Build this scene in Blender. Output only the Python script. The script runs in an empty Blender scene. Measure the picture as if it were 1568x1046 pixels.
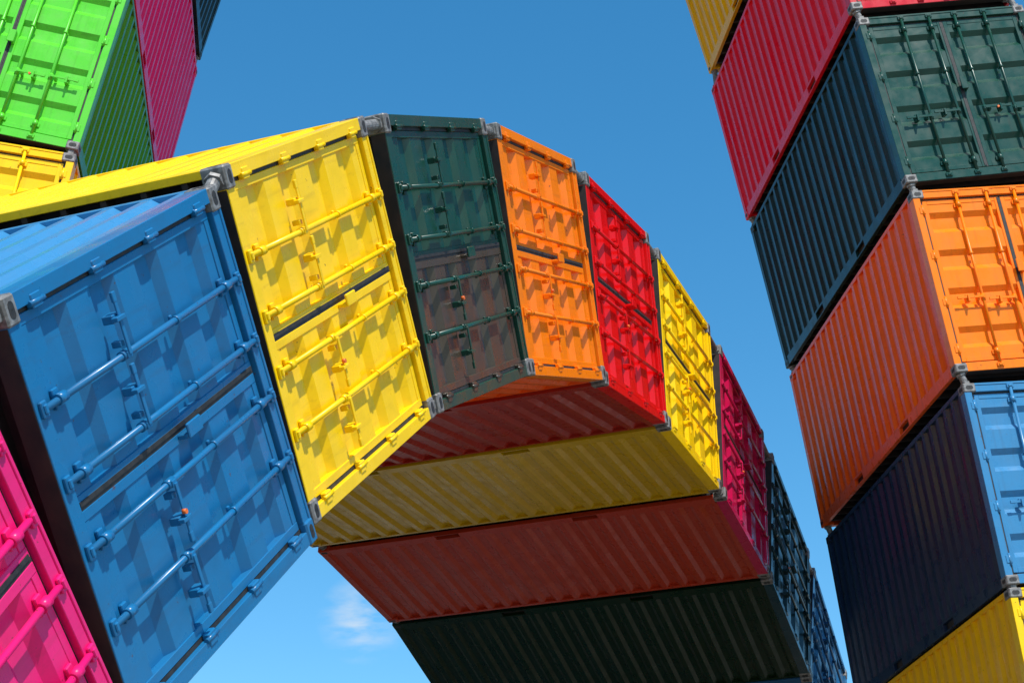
import bpy, bmesh, math, random
from mathutils import Vector, Matrix
random.seed(4)
L,H,W=6.058,2.591,2.438
CAMZ=1.7
scene=bpy.context.scene
scene.view_settings.view_transform='Standard'
scene.view_settings.look='None'
scene.view_settings.exposure=0

# ---------------------------------------------------------------- materials
def paint(name,col,rough=.25,fade=.10,spec=.40):
    m=bpy.data.materials.new(name);m.use_nodes=True
    nt=m.node_tree;N=nt.nodes;K=nt.links
    b=N['Principled BSDF']
    tc=N.new('ShaderNodeTexCoord');oi=N.new('ShaderNodeObjectInfo')
    off=N.new('ShaderNodeVectorMath');off.operation='SCALE';off.inputs[0].default_value=(37,53,71)
    K.new(oi.outputs['Random'],off.inputs['Scale'])
    add=N.new('ShaderNodeVectorMath');add.operation='ADD'
    K.new(tc.outputs['Object'],add.inputs[0]);K.new(off.outputs[0],add.inputs[1])
    def noise(scale,detail=3,vec=None,rg=.55):
        n=N.new('ShaderNodeTexNoise');n.inputs['Scale'].default_value=scale;n.inputs['Detail'].default_value=detail;n.inputs['Roughness'].default_value=rg
        K.new(vec or add.outputs[0],n.inputs['Vector']);return n
    def rng(inp,a,c,o0,o1):
        r=N.new('ShaderNodeMapRange');r.inputs[1].default_value=a;r.inputs[2].default_value=c;r.inputs[3].default_value=o0;r.inputs[4].default_value=o1
        K.new(inp,r.inputs[0]);return r.outputs[0]
    def mix(fac,a,c):
        x=N.new('ShaderNodeMix');x.data_type='RGBA';K.new(fac,x.inputs[0])
        for s,v in ((6,a),(7,c)):
            if isinstance(v,tuple): x.inputs[s].default_value=v
            else: K.new(v,x.inputs[s])
        return x.outputs[2]
    c=(*col,1);lum=.3*col[0]+.6*col[1]+.1*col[2]
    faded=tuple(min(.95,v*.9+.10*(lum*.6+.12)) for v in col)+(1,)
    n1=noise(.9,3);c1=mix(rng(n1.outputs['Fac'],.42,.68,0,fade*5),c,faded)
    n2=noise(5,4);c2=mix(rng(n2.outputs['Fac'],.5,.75,0,.36),c1,tuple(v*.72 for v in col)+(1,))
    mp=N.new('ShaderNodeMapping');mp.inputs['Scale'].default_value=(11,11,.8);K.new(add.outputs[0],mp.inputs['Vector'])
    n3=noise(1.6,4,mp.outputs['Vector'])
    c3=mix(rng(n3.outputs['Fac'],.54,.76,0,.36),c2,(col[0]*.48+.03,col[1]*.45+.018,col[2]*.45+.010,1))
    n4=noise(19,3,None,.7)
    c4=mix(rng(n4.outputs['Fac'],.695,.725,0,.75),c3,(.10,.035,.015,1))
    K.new(c4,b.inputs['Base Color'])
    K.new(rng(n2.outputs['Fac'],.3,.7,rough-.05,rough+.17),b.inputs['Roughness'])
    bp=N.new('ShaderNodeBump');bp.inputs['Strength'].default_value=.4;bp.inputs['Distance'].default_value=.035
    K.new(n1.outputs['Fac'],bp.inputs['Height']);K.new(bp.outputs[0],b.inputs['Normal'])
    b.inputs['Specular IOR Level'].default_value=spec
    return m
def simple(name,c0,c1,rough,scale=20,metal=0,bump=.002):
    m=bpy.data.materials.new(name);m.use_nodes=True
    nt=m.node_tree;N=nt.nodes;K=nt.links;b=N['Principled BSDF']
    tc=N.new('ShaderNodeTexCoord');n=N.new('ShaderNodeTexNoise');n.inputs['Scale'].default_value=scale;n.inputs['Detail'].default_value=5
    K.new(tc.outputs['Object'],n.inputs['Vector'])
    r=N.new('ShaderNodeValToRGB');r.color_ramp.elements[0].position=.35;r.color_ramp.elements[1].position=.65
    r.color_ramp.elements[0].color=(*c0,1);r.color_ramp.elements[1].color=(*c1,1)
    K.new(n.outputs['Fac'],r.inputs['Fac']);K.new(r.outputs['Color'],b.inputs['Base Color'])
    b.inputs['Roughness'].default_value=rough;b.inputs['Metallic'].default_value=metal
    bp=N.new('ShaderNodeBump');bp.inputs['Distance'].default_value=bump;K.new(n.outputs['Fac'],bp.inputs['Height']);K.new(bp.outputs[0],b.inputs['Normal'])
    return m
P={
 'blue':paint('blue_paint',(.008,.145,.33)),
 'skyblue':paint('light_blue_paint',(.040,.215,.42)),
 'yellow':paint('yellow_paint',(.95,.59,.001),fade=.03,spec=.25),
 'green':paint('dark_green_paint',(.006,.055,.036)),
 'greenlow':paint('green_paint_reflection_tint',(.060,.044,.030)),  # brownish reflection on the lower door leaf put into the base colour
 'orange':paint('orange_paint',(.95,.205,.001),fade=.03,spec=.28),
 'red':paint('red_paint',(.72,.002,.003),fade=.02,spec=.3),
 'crimson':paint('crimson_paint',(.60,.004,.014),fade=.05),
 'pink':paint('pink_paint',(.80,.010,.16),fade=.04,spec=.3),
 'magenta':paint('magenta_paint',(.50,.004,.065),fade=.04),
 'teal':paint('dark_teal_paint',(.006,.036,.046)),
 'lime':paint('lime_paint',(.10,.60,.025),fade=.04),
 'navy':paint('navy_paint',(.010,.085,.20)),
 's_yellow':paint('shaded_yellow_side_paint',(.58,.35,.003),fade=.1,spec=.25),  # yellow darkened: underside shade painted into the colour
 's_gold':paint('shaded_gold_side_paint',(.90,.47,.001),fade=.03,spec=.2),  # golden tone of shaded yellow sides put into the colour
 's_red':paint('shaded_red_side_paint',(.36,.016,.006),spec=.22),  # door red darkened, shade of the underside painted in
 's_brick':paint('brick_bounce_side_paint',(.44,.038,.012),spec=.2),  # weathered tone plus warm underside bounce put into the colour
 's_green':paint('shaded_green_side_paint',(.006,.020,.005),spec=.2),  # teal container's dark underside: shade painted into the colour
 's_dkgreen':paint('shaded_dark_green_side_paint',(.004,.020,.018),spec=.3),  # darker copy of the door green, side shade painted in
 's_orange':paint('shaded_orange_side_paint',(.92,.105,.003),spec=.25),  # redder, deeper orange: tone of the shaded side put into the colour
 's_navy':paint('shaded_light_blue_side_paint',(.009,.026,.062)),  # light blue container's side with its shade painted in
 's_lime':paint('shaded_lime_side_paint',(.045,.30,.004)),  # same lime as the doors, darkened to paint in the side's shade
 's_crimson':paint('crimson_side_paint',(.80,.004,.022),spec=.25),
}
SIDE={'yellow':'yellow','green':'s_dkgreen','orange':'s_orange','red':'s_red','magenta':'s_brick','teal':'s_green','navy':'navy','skyblue':'s_navy',  # most side paints carry painted-in shade; a few reuse the door paint
      'lime':'s_lime','crimson':'s_crimson','pink':'pink','blue':'skyblue'}  # blue sides use lighter blue: bright, glossy top painted in
M_CAST=simple('galvanised_steel',(.13,.12,.11),(.27,.26,.245),.5,25,.2)
M_GASK=simple('black_rubber',(.012,.012,.012),(.03,.028,.026),.65)
M_UND=simple('underfloor_coating',(.010,.009,.009),(.035,.02,.015),.8,6)
M_SEAL=simple('orange_seal',(.7,.12,.01),(.8,.16,.02),.5)
M_CONC=simple('concrete',(.30,.29,.27),(.40,.39,.36),.85,3,0,.01)

# ---------------------------------------------------------------- container mesh
def make_container(seed):
    rnd=random.Random(seed)
    bm=bmesh.new()
    def box(x0,x1,y0,y1,z0,z1,mat=0,bev=.004):
        vs=[bm.verts.new((x,y,z)) for x in (x0,x1) for y in (y0,y1) for z in (z0,z1)]
        idx=[(0,1,3,2),(4,6,7,5),(0,4,5,1),(2,3,7,6),(0,2,6,4),(1,5,7,3)]
        fs=[bm.faces.new([vs[i] for i in q]) for q in idx]
        for f in fs:f.material_index=mat
        if bev:
            es=list({e for f in fs for e in f.edges})
            r=bmesh.ops.bevel(bm,geom=es,offset=bev,segments=1,affect='EDGES',profile=.5)
            for f in r['faces']:f.material_index=mat
    def cyl(p0,p1,r,mat=0,n=14):
        p0=Vector(p0);p1=Vector(p1);d=(p1-p0);q=d.to_track_quat('Z','Y')
        a=[];c=[]
        for i in range(n):
            t=2*math.pi*i/n;o=q@Vector((r*math.cos(t),r*math.sin(t),0))
            a.append(bm.verts.new(p0+o));c.append(bm.verts.new(p1+o))
        for i in range(n):
            f=bm.faces.new((a[i],a[(i+1)%n],c[(i+1)%n],c[i]));f.smooth=True;f.material_index=mat
        f=bm.faces.new(a[::-1]);f.material_index=mat
        f=bm.faces.new(c);f.material_index=mat
    def quad(pts,mat=0):
        f=bm.faces.new([bm.verts.new(p) for p in pts]);f.material_index=mat
    hx,hz=W/2,H/2
    for sx in (-1,1):
        for sz in (-1,1):
            for front in (True,False):
                x0,x1=sorted((sx*hx,sx*(hx-.162)));z0,z1=sorted((sz*hz,sz*(hz-.118)))
                y0,y1=(-.012,.166) if front else (L-.178,L)
                mat=(1 if sx<0 else 7) if front else 9
                if front and sz>0 and sx>0: mat=8
                box(x0,x1,y0,y1,z0,z1,mat,.012)
                xm=(x0+x1)/2;zm=(z0+z1)/2;ym=(y0+y1)/2
                yy=(y0-.002,y0+.02) if front else (y1-.02,y1+.002)
                cyl((xm-.022,yy[0],zm),(xm-.022,yy[1],zm),.026,2,12)
                cyl((xm+.022,yy[0],zm),(xm+.022,yy[1],zm),.026,2,12)
                box(xm-.022,xm+.022,yy[0]+.0004,yy[1]-.0004,zm-.0258,zm+.0258,2,0)
                xs=sorted((sx*(hx+.002),sx*(hx-.02)))
                cyl((xs[0],ym-.022,zm),(xs[1],ym-.022,zm),.026,2,12)
                cyl((xs[0],ym+.022,zm),(xs[1],ym+.022,zm),.026,2,12)
    yA,yB=.14,L-.10
    pit=.276;n=int((yB-yA)/pit);pit=(yB-yA)/n
    zb,zt=-hz+.150,hz-.055
    for sx in (-1,1):
        xo=sx*(hx-.010);xi=sx*(hx-.048)
        prof=[]
        for i in range(n):
            y=yA+i*pit
            prof+=[(y,xo),(y+pit*.27,xo),(y+pit*.47,xi),(y+pit*.80,xi)]
        prof.append((yB,xo))
        jit=[rnd.uniform(-.004,.004) for _ in prof]
        vb=[bm.verts.new((x,y,zb)) for y,x in prof]
        vm=[bm.verts.new((x+j,y,(zb+zt)/2+.3)) for (y,x),j in zip(prof,jit)]
        vt=[bm.verts.new((x,y,zt)) for y,x in prof]
        for A,C in ((vb,vm),(vm,vt)):
            for i in range(len(prof)-1):
                q=(A[i],A[i+1],C[i+1],C[i]) if sx>0 else (A[i+1],A[i],C[i],C[i+1])
                f=bm.faces.new(q);f.material_index=9
        a,b=sorted((sx*(hx-.006),sx*(hx-.066)))
        box(a,b,.16,L-.17,hz-.062,hz-.004,9)
        segs=[];pc=[L/2-1.025,L/2+1.025];cur=.16
        for c in pc:
            segs.append((cur,c-.18));cur=c+.18
        segs.append((cur,L-.17))
        for s in segs: box(a,b,s[0],s[1],-hz+.008,-hz+.158,9)
        for c in pc:
            box(a,b,c-.1802,c+.1802,-hz+.128,-hz+.158,9,0)
            box(a,b,c-.1802,c+.1802,-hz+.008,-hz+.022,9,0)
            a2,b2=sorted((sx*(hx-.060),sx*(hx-.066)));box(a2,b2,c-.1804,c+.1804,-hz+.020,-hz+.130,3,0)
        for i in range(1,5):
            box(*sorted((sx*(hx-.004),sx*(hx-.02))),L*i/5-.03,L*i/5+.03,hz-.058,hz-.02,9,.003)
    for sx in (-1,1):
        a,b=sorted((sx*(hx-.006),sx*(hx-.100)))
        box(a,b,0,.145,-hz+.112,hz-.112)
        a,b=sorted((sx*(hx-.101),sx*(hx-.128)))
        box(a,b,.036,.13,-hz+.112,hz-.112,2,0)
        a,b=sorted((sx*(hx-.006),sx*(hx-.15)))
        box(a,b,L-.11,L-.006,-hz+.112,hz-.112,9)
    box(-hx+.155,hx-.155,.004,.12,hz-.115,hz-.008)
    box(-hx+.155,hx-.155,-.004,.03,hz-.030,hz-.002)
    box(-hx+.155,hx-.155,.004,.13,-hz+.008,-hz+.125)
    box(-hx+.164,hx-.164,.012,.132,-hz+.003,-hz+.0095,3,0)   # bitumen-coated underside of the sill
    box(-hx+.164,hx-.164,.030,.13,hz-.0095,hz-.0015,3,0)
    box(-hx+.10,hx-.10,.05,.12,hz-.140,hz-.110,2,0)
    box(-hx+.10,hx-.10,.05,.12,-hz+.120,-hz+.150,2,0)
    box(-hx+.155,hx-.155,L-.10,L-.008,hz-.11,hz-.008,9)
    box(-hx+.155,hx-.155,L-.10,L-.008,-hz+.008,-hz+.14,9)
    k=9;x0,x1=-hx+.14,hx-.14;pp=(x1-x0)/k;prof=[]
    for i in range(k):
        x=x0+i*pp;prof+=[(x,L-.02),(x+pp*.3,L-.02),(x+pp*.5,L-.062),(x+pp*.8,L-.062)]
    prof.append((x1,L-.02))
    vb=[bm.verts.new((x,y,-hz+.12)) for x,y in prof];vt=[bm.verts.new((x,y,hz-.1)) for x,y in prof]
    for i in range(len(prof)-1): bm.faces.new((vb[i+1],vb[i],vt[i],vt[i+1])).material_index=9
    k=22;y0,y1=.12,L-.1;pp=(y1-y0)/k;prof=[]
    for i in range(k):
        y=y0+i*pp;prof+=[(y,hz-.022),(y+pp*.55,hz-.022),(y+pp*.67,hz-.042),(y+pp*.88,hz-.042)]
    prof.append((y1,hz-.022))
    va=[bm.verts.new((-hx+.05,y,z)) for y,z in prof];vc=[bm.verts.new((hx-.05,y,z)) for y,z in prof]
    for i in range(len(prof)-1): bm.faces.new((va[i],vc[i],vc[i+1],va[i+1]))
    quad([(-hx+.03,.1,-hz+.145),(-hx+.03,L-.1,-hz+.145),(hx-.03,L-.1,-hz+.145),(hx-.03,.1,-hz+.145)],3)
    for i in range(19):
        y=.3+i*(L-.6)/18
        box(-hx+.07,hx-.07,y-.022,y+.022,-hz+.02,-hz+.143,3,0)
    # doors
    z0,z1=-hz+.150,hz-.140
    yF,yR=.040,.088
    for side in (-1,1):
        xa,xb=(-1.088,-.030) if side<0 else (-.006,1.088)
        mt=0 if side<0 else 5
        fr=.060
        box(xa,xa+fr,yF-.006,yF+.06,z0,z1,mt,.004)
        box(xb-fr,xb,yF-.006,yF+.06,z0,z1,mt,.004)
        box(xa+fr,xb-fr,yF-.004,yF+.06,z0,z0+.06,mt,.003)
        box(xa+fr,xb-fr,yF-.004,yF+.06,z1-.06,z1,mt,.003)
        za,zc=z0+.058,z1-.058
        k=4;pp=(zc-za)/k;prof=[(za,yF+.002)]
        for i in range(k):
            z=za+i*pp
            prof+=[(z+pp*.24,yF+.002),(z+pp*.37,yR),(z+pp*.65,yR),(z+pp*.78,yF+.002)]
        prof.append((zc,yF+.002))
        va=[bm.verts.new((xa+fr-.004,y,z)) for z,y in prof];vc=[bm.verts.new((xb-fr+.004,y,z)) for z,y in prof]
        # slightly pillowed plates: a middle row with small dents
        vm=[bm.verts.new(((xa+xb)/2+rnd.uniform(-.1,.1),y+rnd.uniform(-.003,.003),z)) for z,y in prof]
        for A,C in ((va,vm),(vm,vc)):
            for i in range(len(prof)-1):
                f=bm.faces.new((A[i],C[i],C[i+1],A[i+1]));f.material_index=mt
        xh=xa if side<0 else xb
        for j in range(4):
            zz=z0+.16+j*(z1-z0-.32)/3
            o=side
            a,b=sorted((xh-o*.005,xh+o*.075))
            box(a,b,yF-.048,yF-.004,zz-.05,zz+.05,mt,.006)
            cyl((xh+o*.028,yF-.040,zz-.075),(xh+o*.028,yF-.040,zz+.075),.016,mt)
        for xr in ((-.61,-.195) if side<0 else (.185,.61)):
            xx=xr+rnd.uniform(-.006,.006);yb=-.002;lean=rnd.uniform(-.004,.004)
            cyl((xx-lean,yb,-hz+.055),(xx+lean,yb,hz-.045),.0205,6)
            for zc2,s in ((-hz+.065,1),(hz-.060,-1)):
                box(xx-.045,xx+.045,-.018,.006,zc2-.028,zc2+.028,6,.006)
                box(xx-.026,xx+.026,-.030,.004,zc2-.016,zc2+.016,6,.006)
            for zz,hh in ((z0+.10,.030),(z1-.10,.030)):
                box(xx-.055,xx+.055,yF-.022,yF+.001,zz-hh,zz+hh,6,.005)
                cyl((xx,yb,zz-hh*1.3),(xx,yb,zz+hh*1.3),.031,6)
            box(xx-.035,xx+.035,yF-.018,yF+.001,.32,.35,6,.005)
            cyl((xx,yb,.32),(xx,yb,.35),.027,6)
            hzp=-.33+rnd.uniform(-.05,.05);o=side
            cyl((xx,yb,hzp-.045),(xx,yb,hzp+.045),.029,6)
            def bx(a,b,*r): box(*sorted((xx+o*a,xx+o*b)),*r)
            bx(.0,.34,-.048,-.036,hzp-.016,hzp+.016,6,.003)
            bx(.30,.36,-.050,-.030,hzp-.020,hzp+.020,6,.004)
            bx(.19,.24,-.030,.040,hzp-.055,hzp+.045,6,.005)
            bx(.20,.225,-.066,-.026,hzp-.07,hzp+.03,6,.003)
            bx(.05,.085,-.020,.040,hzp-.035,hzp+.015,6,.004)
            bx(-.02,.02,-.040,.0,hzp-.025,hzp+.025,6,.004)
            if side>0 and xr<.4:
                cyl((xx+.17,-.070,hzp-.02),(xx+.17,-.045,hzp-.02),.016,4,10)
    box(-.0295,-.0065,.036,.085,z0,z1,2,0)
    box(-.056,-.0300,.0285,.0345,z0+.015,z1-.015,2,0)
    box(.00,.03,-.034,.036,.02,.20,5,.006)
    box(-.060,.03,-.050,-.032,.02,.20,0,.006)
    me=bpy.data.meshes.new('container_mesh');bm.normal_update();bm.to_mesh(me);bm.free()
    for i in range(10): me.materials.append(M_CAST)
    return me
MESH=[make_container(s) for s in (1,2,3,4)]
cnt=[0]
def axes(yaw):
    return Vector((math.sin(yaw),math.cos(yaw),0)),Vector((math.cos(yaw),-math.sin(yaw),0)),Vector((0,0,1))
def place(col,yaw,d,u,v,phi,flip=False,low=None,ir=None,side=None):
    n,t,z=axes(yaw)
    et=t*math.cos(phi)+z*math.sin(phi);er=-t*math.sin(phi)+z*math.cos(phi)
    org=n*d+t*u+z*v+Vector((0,0,CAMZ))
    if flip: zl=-et;xl=er
    else: zl=et;xl=-er
    Mx=Matrix((xl,n,zl)).transposed().to_4x4();Mx.translation=org
    ob=bpy.data.objects.new('shipping_container',MESH[cnt[0]%4]);cnt[0]+=1
    scene.collection.objects.link(ob);ob.matrix_world=Mx
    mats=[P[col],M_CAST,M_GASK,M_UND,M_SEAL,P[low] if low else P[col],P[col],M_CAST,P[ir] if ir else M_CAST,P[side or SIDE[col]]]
    for i,m in enumerate(mats):
        ob.material_slots[i].link='OBJECT';ob.material_slots[i].material=m
    return ob
def connector(parent,a,b,r=.045):
    bm=bmesh.new();d=b-a;ln=d.length
    q=d.to_track_quat('Z','Y').to_matrix().to_4x4();q.translation=(a+b)/2
    bmesh.ops.create_cone(bm,cap_ends=True,segments=16,radius1=r,radius2=r,depth=max(ln,.02))
    for s in (-1,1):
        bmesh.ops.create_cone(bm,cap_ends=True,segments=6,radius1=r*1.45,radius2=r*1.45,depth=.03,matrix=Matrix.Translation((0,0,s*(ln/2-.02))))
    me=bpy.data.meshes.new('twistlock');bm.to_mesh(me);bm.free();me.materials.append(M_CAST)
    o=bpy.data.objects.new('twistlock_connector',me);scene.collection.objects.link(o)
    o.matrix_world=q
    bpy.context.view_layer.update()
    o.parent=parent;o.matrix_parent_inverse=parent.matrix_world.inverted();
YS,DS=math.radians(-69.974),5.059
YB,DB=math.radians(-7.367),19.386
R_=math.radians
S=[['blue',8.270,3.800,40.7],['yellow',10.308,5.557,37.14],['green',12.680,7.099,29.03],['orange',15.170,8.245,20.67],['red',17.834,8.945,10.55],
   ['yellow',20.622,9.194,.78],['magenta',23.567,8.985,-8.78],['teal',26.388,8.271,-20.11],['navy',28.871,7.100,-29.38]]
def nxt(c,phi,col,right=True,gap=.04):
    _,u,v,p=c;p=R_(p);q=R_(phi);s=1 if right else -1
    def off(p,s):
        return (math.cos(p)*H/2*s+math.sin(p)*W/2, math.sin(p)*H/2*s-math.cos(p)*W/2)
    a=off(p,s);b=off(q,-s);g=(math.cos(p)*gap*s,math.sin(p)*gap*s)
    return [col,u+a[0]-b[0]+g[0],v+a[1]-b[1]+g[1],phi]
for phi,col in ((49.5,'pink'),(58,'orange'),(66,'green')): S.insert(0,nxt(S[0],phi,col,False))
for phi,col in ((-38,'orange'),(-46,'yellow'),(-54,'red'),(-62,'green')): S.append(nxt(S[-1],phi,col,True))
def corner2(yaw,d,c,sr,sz,y=.07):
    n,t,z=axes(yaw);_,u,v,p=c;p=R_(p)
    et=t*math.cos(p)+z*math.sin(p);er=-t*math.sin(p)+z*math.cos(p)
    return n*(d+y)+t*u+z*v+Vector((0,0,CAMZ))+et*(sz*(H/2-.004))+er*(sr*(W/2-.08))
def build(arr,yaw,d,flips,isS):
    obs=[]
    for i,c in enumerate(arr):
        sd=None
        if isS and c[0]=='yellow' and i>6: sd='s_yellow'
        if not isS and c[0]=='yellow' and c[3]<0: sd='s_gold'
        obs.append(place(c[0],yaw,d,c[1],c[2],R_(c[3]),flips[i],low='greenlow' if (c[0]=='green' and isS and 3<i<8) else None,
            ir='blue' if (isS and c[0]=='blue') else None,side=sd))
    bpy.context.view_layer.update()
    for i in range(len(arr)-1):
        for sr in (1,-1):
            for y in (.07,L-.09):
                a=corner2(yaw,d,arr[i],sr,1,y);b=corner2(yaw,d,arr[i+1],sr,-1,y)
                if (b-a).length>.03 and (b-a).length<2: connector(obs[i],a,b)
    return obs
build(S,YS,DS,[False]*len(S),True)
Bl=[['yellow',-4.251,10.182,82.23],['lime',-3.816,12.854,79.37],['pink',-3.350,15.454,80.10],['green',-2.793,18.281,77.10]]
Br=[['yellow',7.745,18.552,-77.48],['crimson',8.266,15.631,-80.35],['green',8.744,12.927,-80.85],['orange',9.144,10.192,-83.40],['skyblue',9.465,7.434,-84.92]]
for phi,col in ((83,'orange'),(84,'blue'),(85,'red'),(86,'green'),(86,'yellow')): Bl.insert(0,nxt(Bl[0],phi,col,False))
for phi,col in ((-86,'yellow'),(-87,'red'),(-88,'lime'),(-88,'blue')): Br.append(nxt(Br[-1],phi,col,True))
# crown of the tall arch
top=[];last=Bl[-1]
for phi,col in ((70,'orange'),(53,'blue')):
    last=nxt(last,phi,col,True,.02);top.append(last)
lastr=Br[0];topr=[]
for phi,col in ((-70,'blue'),(-53,'red')):
    lastr=nxt(lastr,phi,col,False,.02);topr.insert(0,lastr)
top.append(nxt(last,5.9,'lime',True,.0))
arr=Bl+top+topr+Br
build(arr,YB,DB,[False]*(len(Bl)+len(top))+[True]*(len(topr)+len(Br)),False)

# ---------------------------------------------------------------- foundations & ground
def foundation(yaw,d,u,w):
    n,t,z=axes(yaw);bm=bmesh.new();bmesh.ops.create_cube(bm,size=1)
    bmesh.ops.scale(bm,vec=(w,L+1.2,.9),verts=bm.verts)
    bmesh.ops.bevel(bm,geom=bm.edges[:],offset=.05,segments=2,affect='EDGES')
    me=bpy.data.meshes.new('foundation');bm.to_mesh(me);bm.free();me.materials.append(M_CONC)
    o=bpy.data.objects.new('concrete_foundation',me);scene.collection.objects.link(o)
    M=Matrix((t,n,z)).transposed().to_4x4();M.translation=n*(d+L/2)+t*u+Vector((0,0,.40));o.matrix_world=M
foundation(YS,DS,S[0][1]-.3,4.6);foundation(YS,DS,S[-1][1]+.5,4.6)
foundation(YB,DB,Bl[0][1],4.2);foundation(YB,DB,Br[-1][1],4.2)
me=bpy.data.meshes.new('ground');g=1500
me.from_pydata([(-g,-g,0),(g,-g,0),(g,g,0),(-g,g,0)],[],[(0,1,2,3)]);me.materials.append(simple('paving',(.19,.175,.145),(.26,.24,.20),.8,1.2,0,.004))
o=bpy.data.objects.new('ground',me);scene.collection.objects.link(o)

# ---------------------------------------------------------------- light
s=Vector((.212,-.528,.808)).normalized()
ld=bpy.data.lights.new('sun','SUN');ld.energy=5.0;ld.angle=math.radians(.45);ld.color=(1,.965,.90)
lo=bpy.data.objects.new('sun',ld);scene.collection.objects.link(lo);lo.rotation_euler=s.to_track_quat('Z','Y').to_euler();lo.location=(0,0,60)
pitch,roll=math.radians(24.655),math.radians(-1.038)
r=Vector((1,0,0));F=Vector((0,math.cos(pitch),math.sin(pitch)));up=Vector((0,-math.sin(pitch),math.cos(pitch)))
R=math.cos(roll)*r+math.sin(roll)*up;U=-math.sin(roll)*r+math.cos(roll)*up
w=bpy.data.worlds.new('World');scene.world=w;w.use_nodes=True
nt=w.node_tree;N=nt.nodes;K=nt.links
bg=N['Background'];sky=N.new('ShaderNodeTexSky');sky.sky_type='NISHITA';sky.sun_disc=False
sky.sun_elevation=math.asin(s.z);sky.sun_rotation=math.atan2(s.x,s.y);sky.air_density=1.0;sky.dust_density=.4;sky.ozone_density=2.0
hs=N.new('ShaderNodeHueSaturation');hs.inputs['Hue'].default_value=.489;hs.inputs['Saturation'].default_value=1.36;hs.inputs['Value'].default_value=1.36
K.new(sky.outputs[0],hs.inputs['Color'])
# a wisp of cloud low in the sky (fixed compass direction)
cdir=((555-784)*R-(948-523)*U+2711.7*F).normalized()
tc=N.new('ShaderNodeTexCoord')
vd=N.new('ShaderNodeVectorMath');vd.operation='DISTANCE';vd.inputs[1].default_value=cdir;K.new(tc.outputs['Generated'],vd.inputs[0])
m1=N.new('ShaderNodeMapRange');m1.inputs[1].default_value=.002;m1.inputs[2].default_value=.026;m1.inputs[3].default_value=.8;m1.inputs[4].default_value=0;K.new(vd.outputs['Value'],m1.inputs[0])
mp=N.new('ShaderNodeMapping');mp.inputs['Scale'].default_value=(30,30,90);K.new(tc.outputs['Generated'],mp.inputs['Vector'])
cn=N.new('ShaderNodeTexNoise');cn.inputs['Scale'].default_value=1.6;cn.inputs['Detail'].default_value=6;K.new(mp.outputs[0],cn.inputs['Vector'])
m2=N.new('ShaderNodeMapRange');m2.inputs[1].default_value=.38;m2.inputs[2].default_value=.7;K.new(cn.outputs['Fac'],m2.inputs[0])
mm=N.new('ShaderNodeMath');mm.operation='MULTIPLY';K.new(m1.outputs[0],mm.inputs[0]);K.new(m2.outputs[0],mm.inputs[1])
mx=N.new('ShaderNodeMix');mx.data_type='RGBA';K.new(mm.outputs[0],mx.inputs[0]);K.new(hs.outputs[0],mx.inputs[6]);mx.inputs[7].default_value=(5.0,5.6,6.2,1)
K.new(mx.outputs[2],bg.inputs[0]);bg.inputs[1].default_value=.145
# ---------------------------------------------------------------- camera
cd=bpy.data.cameras.new('camera');co=bpy.data.objects.new('camera',cd);scene.collection.objects.link(co)
M=Matrix((R,U,-F)).transposed().to_4x4();M.translation=Vector((0,0,CAMZ));co.matrix_world=M
cd.sensor_width=36;cd.lens=2711.7/1568*36;cd.clip_end=5000
scene.camera=co
